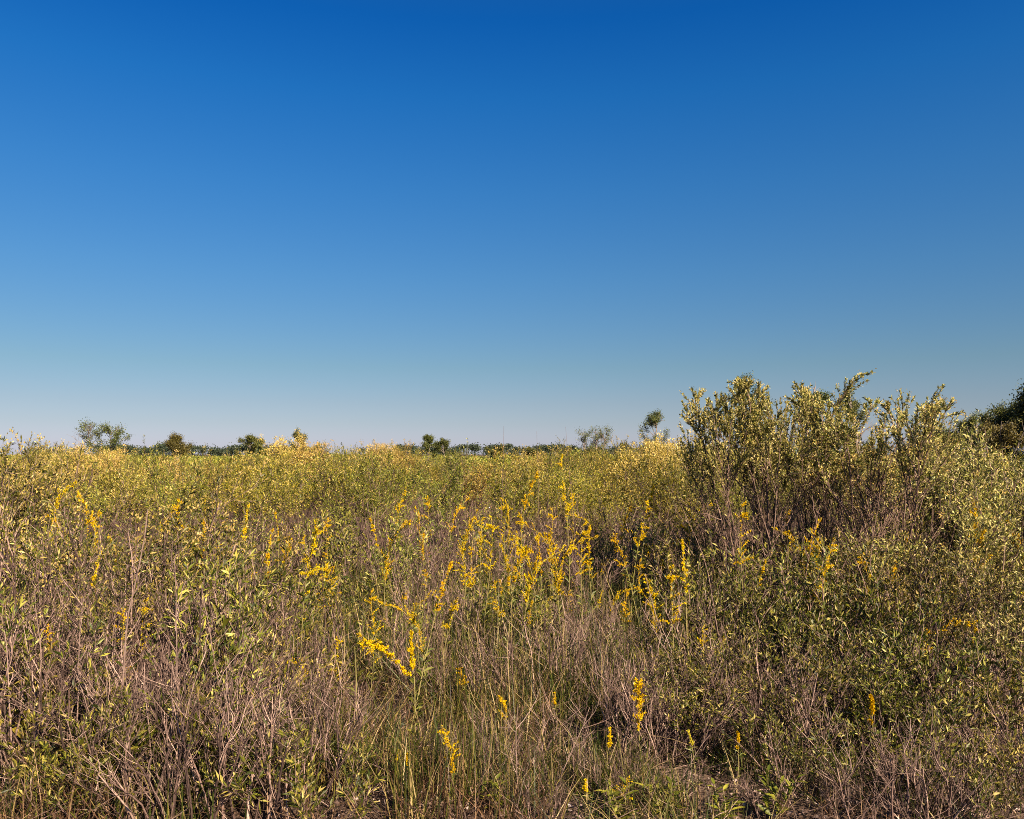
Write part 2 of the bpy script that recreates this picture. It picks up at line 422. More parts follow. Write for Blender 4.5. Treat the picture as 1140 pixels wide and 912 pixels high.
def tree(seed, H, Wd, crown0=.3, nb=16, nleaf=2600, ls=.16, mat='tree', airy=.3, trunks=1, r0=.09, conical=.3, name="tree"):
    r = np.random.default_rng(seed)
    b = np.stack([np.linspace(-1, 1, trunks) * .11 * Wd * (trunks > 1), r.normal(0, .1, trunks), np.zeros(trunks)], -1)
    d = np.stack([b[:, 0] / Wd * 2.2, r.normal(0, .05, trunks), np.ones(trunks)], -1)
    A = grow(r, b, d, H * r.uniform(.8, .95, trunks), 8, .05, .07)
    N = trunks * nb
    i = np.repeat(np.arange(trunks), nb); t = r.uniform(crown0, .97, N)
    p, T = sample(A, i, t)
    an = r.uniform(.5, 1.15, N)[:, None]
    u = (t - crown0) / (1 - crown0)
    prof = np.sqrt(np.clip(1 - (2 * np.clip(u, .12, 1) - 1 + conical * .4) ** 2, .08, 1)) * (1 - conical * u)
    B = grow(r, p, T * np.cos(an) + perp(T, r) * np.sin(an), Wd * .5 * prof * r.uniform(.65, 1.2, N) / (1 if trunks == 1 else 1.35), 6, .06, .14)
    C = kids(r, B, 6, .25 + .35 * airy, 1., (.3, .9), (.10 * Wd, .24 * Wd), 4, .05, .15)
    f = H / max(C[..., 2].max(), .1)
    for q in (A, B, C): q[..., 2] *= f
    g = Geo(); tubes(g, A, rad(trunks, 8, r0, r0 * .25), 6); tubes(g, B, rad(N, 6, r0 * .35, r0 * .1), 4); tubes(g, C, rad(len(C), 4, r0 * .1, r0 * .04), 3)
    gl = Geo(); i = r.integers(0, len(C), nleaf)
    cl = np.repeat(r.random(N) > airy * .55, 6)   # whole boughs stay bare, so the sky shows between clumps
    i = i[cl[i]]
    p, T = sample(C, i, r.uniform(.1, 1, len(i)))
    p = p + r.normal(0, .032 * Wd * (1 - .4 * airy), p.shape)
    leaves(gl, p, r.normal(0, 1, p.shape) + np.array([0, 0, .3]), r, r.uniform(.7, 1.3, len(p)) * ls, ls * .62, .25)
    return Proto(name, [("trunk", g.mesh(name + "_trunk", M['trunk'])), ("crown", gl.mesh(name + "_crown", M[mat]))], H)

def weed(seed, h=.3):
    r = np.random.default_rng(seed)
    n0 = int(r.integers(3, 6)); a = r.uniform(0, 2 * np.pi, n0); l = r.uniform(.1, .5, n0)
    d = np.stack([np.cos(a) * l, np.sin(a) * l, np.ones(n0)], -1)
    A = grow(r, np.zeros((n0, 3)) + np.array([0, 0, -.01]), d, h * r.uniform(.7, 1.05, n0), 6, .05, .06)
    g = Geo(); tubes(g, A, rad(n0, 6, .0028, .0012), 4)
    gl = Geo(); n = 13; i = np.repeat(np.arange(n0), n); t = np.tile(np.linspace(.2, 1, n), n0)
    p, T = sample(A, i, t)
    dd = T * .55 + perp(T, r) * .8
    L = r.uniform(.045, .085, len(p)) * (1.1 - .35 * t)
    # long leaf of three segments, cupped and drooping
    dd = unit(dd); s = unit(np.cross(dd, np.array([0, 0, 1.]) + r.normal(0, .3, dd.shape))); nn = np.cross(s, dd)
    V = []
    for u, w, z in ((0, 0, 0), (.3, .5, .05), (.3, -.5, .05), (.65, .42, .03), (.65, -.42, .03), (1, 0, -.12)):
        V.append(p + dd * (L * u)[:, None] + s * (L * .28 * w)[:, None] + nn * (L * z)[:, None])
    for u, z in ((.3, -.03), (.65, -.05)):
        V.append(p + dd * (L * u)[:, None] + nn * (L * z)[:, None])
    v = np.stack(V, 1).reshape(-1, 3); b = np.arange(len(p))[:, None] * 8
    gl.add(v, q=np.concatenate([b + np.array([6, 1, 3, 7]), b + np.array([2, 6, 7, 4])]),
           t=np.concatenate([b + np.array(x) for x in ([0, 1, 6], [0, 6, 2], [7, 3, 5], [4, 7, 5])]))
    return Proto("broadleaf_weed", [("stems", g.mesh("weed_stems", M['rodstem'])), ("leaves", gl.mesh("weed_leaves", M['weed']))], h)

# ------------------------------------------------------------------ protos
FIELD = [shrub(100 + k, "groundsel_shrub", 1.75, 2.0 + .15 * (k % 3), 18, 7, 5, 22, ('field', 'green', 'field', 'pale', 'field', 'green')[k], L=(.025, .052), lo=.44, tuft=(.12, .08, .16, .3, .2, .1)[k], dome=.35, tuftsize=.018) for k in range(6)]
STRAW = [shrub(130 + k, "groundsel_shrub", 1.75, 1.9, 18, 7, 5, 12, 'pale', L=(.025, .045), lo=.5, tuft=.95, tuftsize=.026, dome=.35) for k in range(2)]
LEAFY = {
    1.35: [shrub(150 + k, "leafy_shrub", 1.35, 1.15, (12, 11, 13, 12, 14, 13)[k], 5, 4, (11, 8, 7, 12, 6, 8)[k], 'leaf', L=(.022, .05), lw=.23, lo=(.2, .35, .5, .3, .3, .05)[k], tuft=(.1, .05, .06, .3, 0, 0)[k], r0=.0078, barkmat='dead') for k in range(6)],
    .85: [shrub(230 + k, "leafy_shrub", .85, .8, 10, 4, 3, (9, 7, 5)[k], 'leaf', L=(.026, .058), lw=.2, lo=(.15, .3, .4)[k], r0=.007, barkmat='dead', tl=(.2, .4)) for k in range(3)],
    .5: [shrub(240 + k, "leafy_shrub", .5, .6, 9, 3, 3, (8, 6, 9)[k], 'leaf', L=(.028, .062), lw=.19, lo=.05, r0=.0048, barkmat='dead', tl=(.3, .5)) for k in range(3)]}
DARK = {
    1.4: [shrub(170 + k, "leafy_shrub", 1.4, 1.5, 14, 7, 5, 15, ('tall', 'dark', 'leaf')[k], L=(.024, .046), lw=.25, lo=(.12, .2, .3)[k], tuft=.05, r0=.0075, barkmat='dead') for k in range(3)],
    .7: [shrub(175 + k, "leafy_shrub", .7, .95, 12, 5, 4, 11, 'dark', L=(.022, .042), lw=.24, lo=(.1, .2, .3)[k], r0=.006, barkmat='dead', tl=(.2, .4)) for k in range(3)],
    .4: [shrub(180 + k, "leafy_shrub", .4, .6, 10, 3, 3, 9, 'dark', L=(.02, .038), lw=.23, lo=.1, r0=.0042, barkmat='dead', tl=(.3, .6)) for k in range(3)]}
BARE = {
    1.15: [shrub(190 + k, "bare_shrub", 1.15, (1.0, .9, .9, .8)[k], (14, 12, 16, 11)[k], 5, 3, 0, None, r0=(.0085, .0075, .0085, .0065)[k], barkmat='dead') for k in range(4)],
    .65: [shrub(250 + k, "bare_shrub", .65, .7, (10, 9, 13)[k], 4, 3, 0, None, r0=.0062, barkmat='dead', tl=(.25, .5)) for k in range(3)],
    .38: [shrub(260 + k, "bare_shrub", .38, .6, (8, 7, 9)[k], 4, 2, 0, None, r0=.0046, barkmat='dead', tl=(.4, .7)) for k in range(3)]}
TALL = [shrub((213, 211, 212)[k], "tall_groundsel", 2.5, (1.55, 1.35, 1.4)[k], (13, 12, 9)[k], 9, (9, 7, 7)[k], (56, 48, 40)[k], 'tall', L=(.024, .046), lw=.29, lo=(.57, .55, .58)[k], tuft=.5, r0=.0125, tl=(.10, .20), tuftsize=.015, k0=6, spread=.2, dome=.32) for k in range(3)]
ROD = {}
for i, (kd, n) in enumerate((('plume', 4), ('spike', 3), ('arch', 3), ('nod', 3), ('fat', 2), ('zig', 2))):
    ROD[kd] = [goldenrod(300 + 10 * i + k, 1.0, kd) for k in range(n)]
SHORT = {kd: [goldenrod(400 + 10 * i + k, .5, kd, nfl=1.3) for k in range(2)] for i, kd in enumerate(('plume', 'spike', 'arch', 'fat', 'zig'))}
DROOP = goldenrod(455, .6, 'droop', nfl=1.6)
BUD = [goldenrod(460 + k, .6, 'spike', 0, .8) for k in range(2)]
WEED = [weed(480 + k) for k in range(4)]

R = np.random.default_rng(7)
def ang(): return float(R.uniform(0, 6.283))

# ------------------------------------------------------------------ the thicket of field shrubs
front, mid, back = [], [], []
def free(x, y, pts, d):
    return all((x - a) ** 2 + (y - b) ** 2 > d * d for a, b in pts)
pts = []
def scatter(n, d0, d1, sep, margin=60, tries=8000):
    out = []
    for _ in range(tries):
        if len(out) >= n: break
        d = math.sqrt(R.uniform(d0 * d0, d1 * d1)); px = R.uniform(-margin, 1140 + margin)
        x, y = at(px, d)
        if free(x, y, pts, sep): pts.append((x, y)); out.append((x, y, px))
    return out

def skyline(px):
    """photo row of the top of the thicket at column px"""
    return 5 * math.sin(px * .085) + 3 * math.sin(px * .23 + 1) + float(np.interp(px, (-60, 0, 50, 80, 110, 150, 200, 250, 300, 330, 370, 420, 450, 480, 520, 560, 600, 640, 680, 720, 745, 780, 900, 1000, 1040, 1080, 1200),
                           (500, 503, 496, 499, 500, 505, 508, 508, 505, 492, 500, 496, 497, 502, 508, 510, 505, 497, 495, 492, 487, 492, 500, 500, 496, 504, 505)))
def d_of(x, y): return y
LOOK = ("olive", "deep green", "yellow-olive", "pale yellow-green", "tawny olive", "dull green")
for x, y, px in scatter(48, 10.5, 15.5, 1.15):
    h = R.uniform(1.3, 1.74)
    k = int(R.integers(6))
    plant(FIELD[k], x, y, f"{LOOK[k]} shrub on the thicket's front edge", "shrub", "groundsel shrubs of the thicket", h, ang(), auto=True)
for x, y, px in scatter(75, 15.5, 25, 1.7):
    h = R.uniform(1.3, 1.9) + .14 * math.sin(x * 1.1) * math.cos(y * .9)
    k = int(R.integers(6)); straw = R.random() < .13
    plant(STRAW[k % 2] if straw else FIELD[k], x, y, f"{'straw tufted' if straw else LOOK[k]} shrub amid the thicket", "shrub", "groundsel shrubs of the thicket", h, ang(), auto=True)
for x, y, px in scatter(95, 25, 44, 1.9):
    h = float(np.clip(zrow(skyline(px) - 2 + abs(R.normal(0, 8)), min(d_of(x, y), 34)), 1.35, 2.6))
    k = int(R.integers(6)); straw = R.random() < (.75 if min(abs(px - q) for q in (90, 328, 425, 590, 745, 1040)) < 22 else .18)
    plant(STRAW[k % 2] if straw else FIELD[k], x, y, f"{'straw tufted' if straw else LOOK[k]} shrub at the thicket's back", "shrub", "groundsel shrubs of the thicket", h, ang(), auto=True)

for px, top, d, where in ((78, 497, 24, "left of the twin-crowned tree"), (104, 499, 24, "below the twin-crowned tree"), (322, 488, 22, "in front of the round grey-green tree"), (345, 494, 22, "right of the round grey-green tree"),
                          (425, 495, 26, "left of the dark round tree"), (592, 503, 20, "below the far tree line"), (733, 491, 15, "below the tallest open-crowned tree"), (752, 487, 16, "left of the tall groundsel trio"),
                          (1040, 499, 13, "below the right-hand rise"), (1062, 505, 12, "right of the feathery tall groundsel")):
    x, y = at(px, d)
    plant(STRAW[R.integers(2)], x, y, f"straw-yellow tufted shrub dome {where}", "shrub", "groundsel shrubs of the thicket", zrow(top, d), ang())

for px, top, d, where in ((170, 504, 26, "right of the twin-crowned tree"), (380, 499, 24, "left of the dark skyline pair"), (448, 493, 28, "just left of the dark skyline pair"),
                          (640, 493, 24, "left of the airy bluish tree"), (690, 491, 22, "between the airy and the open-crowned tree"), (30, 500, 14, "near the left edge"), (1005, 503, 10.5, "right of the feathery tall groundsel"), (1090, 507, 10, "below the right-hand rise")):
    x, y = at(px, d)
    plant(FIELD[R.integers(6)], x, y, f"big domed green shrub on the skyline {where}", "shrub", "groundsel shrubs of the thicket", zrow(top, d), ang())

# far shrubland that reads as one mass
def shrubland():
    r = np.random.default_rng(5)
    g = Geo()
    n = 1500
    d = np.sqrt(r.uniform(42 ** 2, 230 ** 2, n)); px = r.uniform(-90, 1230, n)
    x = (px - 570) / F * d; h = np.clip(EYE - (np.vectorize(skyline)(px) + 3 + np.abs(r.normal(0, 9, n)) - HZ) * np.minimum(d, 60) / F, 1.2, 2.6)
    m = 110
    c = np.stack([x, d, h * .62], -1)
    o = unit(r.normal(size=(n, m, 3))) * r.uniform(.75, 1.02, (n, m, 1))
    p = c[:, None] + o * np.stack([r.uniform(.7, 1.5, n), r.uniform(.7, 1.3, n), h * .4], -1)[:, None]
    p = p.reshape(-1, 3)
    leaves(g, p, unit(o.reshape(-1, 3)) * .5 + r.normal(0, .5, p.shape) + np.array([0, 0, .4]), r, r.uniform(.12, .26, len(p)), .12, .2)
    ob = mesh_obj("shrubland", g.mesh("shrubland", M['green']))
    tag(ob, "far shrubland stretching to the tree line beyond the thicket", "shrubland", kind="stuff")
shrubland()

# ------------------------------------------------------------------ tall groundsel shrubs, right
for k, (px, d, top, rz, label) in enumerate((
        (834, 7.4, 413, .3, "tall groundsel shrub with round cream-flecked crown, leftmost of the three tall ones"),
        (910, 7.8, 416, 2.1, "tall groundsel shrub with dense crown between two other tall shrubs"),
        (980, 7.0, 438, 4.0, "tall groundsel shrub with loose feathery crown leaning right against the sky"))):
    x, y = at(px, d)
    plant(TALL[k], x, y, label, "shrub", "tall groundsel shrubs", zrow(top, d), rz, (0, (0, 0, .10)[k]), (.80, .84, .95)[k])

# ------------------------------------------------------------------ foreground shrubs
def near(fam, k, px, d, top, label, group, cat="shrub", w=None, auto=False):
    """a shrub of the family's size class nearest to the height it has here"""
    x, y = at(px, d); h = zrow(top, d)
    H = min(fam, key=lambda q: abs(math.log(q / h)))
    plant(fam[H][k % len(fam[H])], x, y, label, cat, group, h, ang(), (R.normal(0, .04), R.normal(0, .04)), w, auto=auto)
gl = "leafy shrubs on the left"
for k, px, d, top, lab in (
        (3, 205, 5.6, 520, "green leafy shrub rising above the others beside the pale bare stalk"),
        (0, 30, 5.2, 555, "olive leafy shrub at the left edge of the field"),
        (1, 95, 4.6, 600, "ragged leafy shrub with broad blades low on the left"),
        (2, 160, 4.9, 590, "half bare leafy shrub with pale twigs on the left"),
        (0, 255, 4.7, 620, "olive leafy shrub with dark centre right of the pale bare stalk"),
        (1, 300, 5.8, 590, "small leafy shrub at the edge of the grassy clearing"),
        (2, 60, 6.6, 545, "half bare leafy shrub behind the left edge shrubs"),
        (1, 130, 7.0, 550, "grey green leafy shrub behind the pale bare stalk"),
        (0, 250, 7.2, 552, "olive leafy shrub at the back of the left group"),
        (2, 20, 4.1, 640, "twiggy leafy shrub in the lower left corner"),
        (3, 2, 8.2, 488, "pale tipped leafy shrub poking into the sky beside the left edge"),
        (0, 48, 9.5, 494, "thin leafy shrub poking into the sky left of the twin-crowned tree"),
        (3, -20, 7.5, 500, "pale tipped leafy shrub standing against the sky at the left edge"),
        (2, 220, 4.15, 680, "low twiggy shrub with few leaves, front of the left group"),
        (4, 75, 4.0, 720, "twiggy sparse shrub low by the bottom left corner"),
        (5, 150, 3.9, 760, "low leafy sprig around the pale bare stem bundle"),
        (5, 270, 3.9, 790, "low leafy sprig at the bottom left of the clearing"),
        (4, 320, 4.6, 700, "sparse shrub with bladed leaves left of the drooping plume"),
        (5, 385, 4.2, 800, "low leafy sprig in dry grass beneath the drooping plume"),
        (5, 20, 3.8, 800, "low leafy sprig in the bottom left corner"),
        (4, 260, 5.4, 610, "sparse stemmy shrub between the left group and the clearing"),
        (4, 110, 5.4, 570, "sparse stemmy shrub just left of the pale bare stalk"),
        (4, 350, 5.6, 640, "sparse stemmy shrub at the left rim of the clearing")):
    near(LEAFY, k, px, d, top, lab, gl)
gr = "leafy shrubs on the right"
for k, px, d, top, lab in (
        (0, 1080, 6.2, 535, "broad leafy shrub with light tips below the right edge trees"),
        (1, 1010, 5.6, 590, "dense olive shrub in front of the feathery tall groundsel"),
        (2, 930, 5.4, 620, "dark olive shrub below the tall groundsel trio"),
        (0, 1120, 5.0, 610, "dark leafy shrub at the right edge of the field"),
        (1, 860, 5.7, 640, "dark small-leaved shrub beneath the round cream-flecked crown"),
        (2, 1050, 4.7, 660, "dark shrub low at the right above the shaded hollow"),
        (0, 790, 6.3, 630, "low dark shrub beside the crowd of goldenrods"),
        (1, 970, 4.7, 700, "low dark leafy shrub over shaded ground at lower right"),
        (2, 1165, 6.8, 505, "tall leafy shrub cut off by the right edge"),
        (1, 1040, 8.2, 515, "olive shrub right of the feathery tall groundsel"),
        (0, 1078, 9.0, 487, "tall pale green shrub under the right-hand rise, left of its taller twin"),
        (0, 1118, 8.0, 480, "tallest pale green shrub under the big dark tree at the right edge"),
        (0, 1048, 10.0, 493, "pale green shrub under the low bush where the rise begins"),
        (0, 895, 4.6, 690, "low dark shrub above the leaning goldenrod spike"),
        (2, 1130, 4.3, 720, "dark shrub in the lower right corner"),
        (1, 760, 5.0, 690, "dark low shrub behind the fat goldenrod plume"),
        (0, 825, 4.9, 700, "dark low shrub over the short golden spike"),
        (2, 1000, 4.2, 760, "low dark shrub behind the pale leaning stick"),
        (1, 905, 4.0, 810, "small dark shrub at the foot of the leaning goldenrod"),
        (2, 1085, 4.1, 790, "small dark shrub under the bud spikes"),
        (1, 690, 5.9, 690, "dark green shrub in the shade at the right rim of the clearing")):
    near(DARK, k, px, d, top, lab, gr)

# ------------------------------------------------------------------ bare twiggy shrubs
gb = "bare twiggy shrubs"
for k, px, d, top, lab in (
        (3, 575, 4.5, 760, "bare twiggy shrub with pale forked stems in the lower middle"),
        (1, 640, 4.9, 735, "bare mauve twiggy shrub between the forked one and the fat goldenrod"),
        (3, 690, 4.3, 800, "low bare shrub beside the fat goldenrod plume"),
        (1, 600, 5.3, 720, "bare twiggy shrub in the green grass of the clearing"),
        (3, 180, 3.95, 770, "bundle of pale bare stems at lower left"),
        (2, 60, 4.2, 700, "bare pink-grey shrub in the lower left corner"),
        (0, 130, 4.3, 690, "bare twiggy shrub among the left leafy shrubs"),
        (0, 880, 4.4, 760, "bare twiggy shrub left of the leaning goldenrod spike"),
        (1, 960, 4.1, 800, "bare twiggy shrub with crossing sticks right of the leaning goldenrod"),
        (0, 1090, 4.3, 780, "bare dark twiggy shrub in the lower right corner"),
        (1, 820, 4.6, 770, "bare twiggy shrub behind the short goldenrod spikes"),
        (3, 770, 4.2, 830, "low bare shrub on the sandy patch at lower right"),
        (3, 330, 4.2, 800, "low bare shrub in dry grass at lower left"),
        (3, 225, 3.9, 800, "low bare shrub right of the pale stem bundle"),
        (0, 205, 4.8, 640, "bare stemmed shrub inside the left leafy group"),
        (0, 20, 4.5, 640, "bare stemmed shrub at the left edge"),
        (1, 290, 4.4, 730, "bare shrub between left group and dry grass"),
        (1, 410, 5.0, 740, "bare reddish shrub under the drooping plume"),
        (3, 500, 4.3, 800, "low bare shrub behind the crooked plume"),
        (3, 850, 3.9, 830, "low bare shrub behind the bottom right broadleaf weed"),
        (3, 930, 3.85, 840, "low bare tangle at the bottom edge, lower right"),
        (3, 1050, 3.9, 830, "low bare tangle in the bottom right corner"),
        (1, 1020, 4.5, 740, "bare shrub behind the pale leaning stick"),
        (1, 730, 4.9, 740, "bare shrub right of the fat goldenrod plume"),
        (0, 660, 5.5, 690, "bare shrub in the deep shade of the clearing"),
        (0, 770, 5.6, 650, "bare shrub with slanting sticks right of the clearing")):
    near(BARE, k, px, d, top, lab, gb)
for px, d, top in ((470, 9.0, 560), (430, 9.6, 555), (520, 9.4, 560), (500, 8.4, 590), (560, 9.8, 550), (390, 9.2, 560),
                   (620, 10, 550), (690, 9.4, 550), (740, 9.2, 555), (780, 8.6, 545), (840, 8.2, 560), (880, 7.4, 580), (920, 7.5, 570),
                   (810, 7.0, 590), (760, 7.6, 590), (960, 7.8, 580), (1000, 7.6, 590), (860, 9, 545), (440, 8.2, 600), (330, 9.2, 555),
                   (280, 8.6, 560), (60, 8.6, 560), (130, 9, 560), (10, 8.4, 570), (200, 9.4, 560), (720, 8.2, 600), (660, 8.6, 590), (590, 9, 580), (840, 6.4, 640), (900, 6.2, 650), (950, 6.4, 640)):
    if int(px) % 30 == 0 or int(px) % 40 == 0: near(LEAFY, int(R.integers(6)), px, d, top + 6, "sparse green shrub before the thicket", "sparse shrubs before the thicket", auto=True)
    else: near(BARE, int(R.integers(3)), px, d, top, "bare mauve-brown shrub before the thicket", gb, auto=True)

OPEN = [(712, 744, 4.4), (712, 800, 4.4), (507, 800, 4.), (505, 860, 3.9), (465, 700, 4.5), (440, 735, 4.5), (480, 748, 4.5), (815, 803, 4.2), (672, 792, 4.2), (690, 868, 3.9), (655, 875, 3.85),
        (447, 848, 4.1), (459, 856, 4.05), (560, 770, 4.7), (620, 760, 5.), (522, 735, 5.2), (940, 790, 4.2), (1068, 752, 4.6), (1112, 740, 4.6), (770, 797, 4.2), (850, 860, 3.85),
        (147, 672, 4.6), (15, 738, 4.7), (380, 706, 5.), (490, 640, 5.6), (144, 600, 5.2), (395, 640, 6.), (690, 655, 5.9), (970, 620, 6.2)]
def filler(fam, n, p0, p1, d0, d1, h0, h1, label, group):
    """undergrowth that leaves the nearest flowers in the open"""
    for k in range(n * 4):
        if n == 0: break
        px, d, h = R.uniform(p0, p1), R.uniform(d0, d1), R.uniform(h0, h1)
        top, wid = EYE_ROW(d, h), (.10 + .34 * h) * F / d
        if any(abs(px - a) < wid and d < c + .1 and top < b + 12 for a, b, c in OPEN): continue
        near(fam, k, px, d, top, label, group, auto=True); n -= 1
for px, d, top in ((815, 6.7, 600), (868, 6.6, 590), (925, 6.5, 595), (955, 6.8, 570), (540, 8.6, 565), (455, 8.8, 570), (650, 8.9, 565), (705, 8.6, 570), (370, 8.6, 570)):
    near(LEAFY, int(R.integers(4)), px, d, top, "sparse green shrub before the thicket", "sparse shrubs before the thicket", auto=True)
filler(LEAFY, 8, 400, 700, 4.8, 8, .35, .75, "small leafy shrub in the clearing grass", "leafy shrubs in the clearing")
filler(LEAFY, 11, -20, 420, 3.55, 4.6, .3, .7, "low narrow-leaved shrub in the bottom-left tangle", "low leafy shrubs at the lower left")
filler(BARE, 30, -20, 430, 3.6, 5.4, .5, 1.2, "upright bare shrub in the lower-left tangle", "bare shrubs at the lower left")
filler(DARK, 7, 740, 1170, 3.6, 4.7, .25, .7, "low dark olive shrub in the bottom-right tangle", "low leafy shrubs at the lower right")
filler(BARE, 30, 690, 1160, 3.6, 5.0, .3, .75, "bare brown shrub in the lower-right tangle", "bare shrubs at the lower right")
filler(BARE, 9, 520, 700, 3.6, 4.4, .18, .34, "little bare shrub on the sandy soil", "little bare shrubs on the soil")
filler(BARE, 16, 400, 720, 4.6, 8.2, .45, .95, "bare brown shrub in the clearing grass", "bare shrubs in the clearing")
# ------------------------------------------------------------------ goldenrods
def rod(kind, px, d, top, label, group=None, lean=0., short=False, rz=None, protos=None, auto=False):
    P = protos or (SHORT if short else ROD)[kind]
    x, y = at(px, d); h = max(zrow(top, d), .2)
    p = P[R.integers(len(P))]
    plant(p, x, y, label, "goldenrod", group or "goldenrods", h, ang() if rz is None else rz, (0, lean), w=min(max(h / p.h, .7), 1.), auto=auto)
for a in (
        ('fat', 712, 4.4, 744, "goldenrod with one fat upright yellow plume above the dark hollow", 0, True),
        ('zig', 507, 4.0, 800, "goldenrod with a ragged crooked yellow plume in the lower middle", .12, True),
        ('spike', 505, 3.9, 838, "goldenrod with a stout yellow spike under the crooked plume", 0, True),
        ('spike', 465, 4.5, 700, "upright yellow goldenrod spike rising from the drooping plume", 0, True),
        ('spike', 815, 4.2, 803, "short golden spike beside the sandy patch, lower right", 0, True),
        ('spike', 672, 4.2, 792, "short golden-tipped spike left of the fat plume", 0, True),
        ('zig', 690, 3.9, 868, "leafy goldenrod with brownish gold plume at the bottom edge", .1, True),
        ('spike', 655, 3.85, 875, "tiny golden spike at the bottom edge of the photo", 0, True),
        ('spike', 447, 4.1, 848, "small golden tip in dry grass, lower middle", 0, True),
        ('spike', 459, 4.05, 856, "small bent golden tip beside its twin in dry grass", .1, True),
        ('arch', 560, 4.7, 770, "thin goldenrod arching over the forked bare shrub", 0, True),
        ('spike', 620, 5, 760, "small yellow spike among the bare mauve twigs", 0, True),
        ('plume', 522, 5.2, 735, "pale yellow goldenrod tip slanting over the clearing grass", .2, True),
        ('nod', 580, 7.8, 524, "tallest goldenrod with a long wavy yellow plume at the centre", -.05, False),
        ('plume', 632, 7.8, 513, "tall branched goldenrod with pale yellow sprays right of the tallest", 0, False),
        ('spike', 705, 7.8, 542, "tall slim goldenrod spike with a rounded tip, alone right of centre", 0, False),
        ('plume', 395, 6, 618, "upright goldenrod on the left side of the clearing", .08, False),
        ('plume', 358, 6.2, 635, "goldenrod with short fluffy plume left of the clearing", 0, False),
        ('plume', 360, 7, 590, "goldenrod with bright plume before the left thicket", .1, False),
        ('nod', 490, 5.6, 640, "goldenrod with a slanting bright plume over the clearing", .14, False),
        ('arch', 480, 5.3, 662, "goldenrod with a level outstretched plume over the clearing", 0, False),
        ('plume', 690, 5.9, 652, "goldenrod with broad bright plume over the mauve twigs", .1, False),
        ('arch', 730, 6, 655, "goldenrod with a bent tip left of the dark shrubs", 0, False),
        ('nod', 125, 7.5, 543, "goldenrod with bright bent plume left of the pale bare stalk", .1, False),
        ('plume', 102, 7.4, 570, "goldenrod with fluffy plume among the left leafy shrubs", 0, False),
        ('arch', 78, 7.6, 570, "goldenrod with level orange tip among the left shrubs", 0, False),
        ('arch', 55, 8, 535, "orange-yellow goldenrod tip near the left edge", 0, False),
        ('zig', 147, 4.6, 672, "bright little goldenrod tuft low among the left shrubs", 0, False),
        ('plume', 15, 4.7, 738, "goldenrod at the lower left edge", 0, True),
        ('zig', 380, 5, 706, "goldenrod tuft left of the drooping plume", 0, False),
        ('arch', 345, 5.1, 730, "low yellow goldenrod wisp left of the clearing", 0, True),
        ('plume', 300, 7.4, 590, "goldenrod pair member before the bare shrubs on the left", 0, False),
        ('spike', 825, 6.3, 622, "small golden spike beneath the round cream-flecked crown", 0, False),
        ('zig', 970, 6.2, 610, "orange-gold goldenrod cluster beneath the tall groundsels", .1, False),
        ('arch', 985, 6.1, 612, "arching orange goldenrod beneath the feathery tall groundsel", 0, False),
        ('plume', 962, 6.0, 636, "dull gold goldenrod low beneath the tall groundsels", 0, False),
        ('spike', 1018, 6.4, 646, "single golden tip before the right leafy shrubs", 0, False),
        ('plume', 885, 6.2, 640, "golden tuft in the mauve twigs at right", 0, False),
        ('nod', 1085, 5.6, 555, "golden wisp in the top of the right leafy shrub", 0, False),
        ('spike', 175, 5, 712, "single small yellow tip inside the left shrubs", 0, False)):
    rod(a[0], a[1], a[2], a[3], a[4], None, a[5], a[6])
# the drooping plume in the lower middle bends to the right
x, y = at(400, 4.5)
plant(DROOP, x, y, "goldenrod with a long drooping plume stretched sideways to the right", "goldenrod", "goldenrods", .62, 0, (0, .03), 1.0)
x, y = at(962, 4.2)
plant(SHORT['spike'][1], x, y, "goldenrod spike leaning left over crossing sticks, lower right", "goldenrod", "goldenrods", .48, 1., (0, -.22), 1.)
for px, d, top, lab in ((1068, 4.6, 752, "greenish goldenrod stem with curved bud spike at lower right"), (1112, 4.6, 740, "greenish upright bud spike in the lower right corner"), (1090, 4.5, 770, "short greenish bud spike between two taller ones"), (770, 4.2, 797, "green-budded spike right of the fat plume")):
    rod('spike', px, d, top, lab, "budding goldenrods", 0, True, protos=BUD)
KLOOK = {'plume': "fluffy", 'spike': "slim-spiked", 'nod': "nodding", 'arch': "arching", 'zig': "crooked"}
kinds = ['plume', 'spike', 'spike', 'nod', 'nod', 'arch', 'arch', 'zig']
for _ in range(64):
    px = float(np.clip(R.normal(630, 100), 440, 800)); d = R.uniform(5.8, 9.4)
    kd = kinds[R.integers(8)]
    rod(kd, px, d, R.uniform(560, 665) - (d - 6.5) * 9, KLOOK[kd] + " goldenrod in the central crowd", "goldenrods crowded at the centre", R.normal(0, .09), auto=True)
for _ in range(52):
    px = R.uniform(0, 490); d = R.uniform(4.6, 9)
    kd = kinds[R.integers(8)]
    rod(kd, px, d, R.uniform(545, 700), KLOOK[kd] + " goldenrod on the left side", "goldenrods scattered on the left", R.normal(0, .1), auto=True)
for _ in range(34):
    px = R.uniform(745, 1130); d = R.uniform(4.8, 8)
    kd = kinds[R.integers(8)]
    rod(kd, px, d, R.uniform(560, 720), KLOOK[kd] + " goldenrod among the right-hand shrubs", "goldenrods scattered on the right", R.normal(0, .1), auto=True)

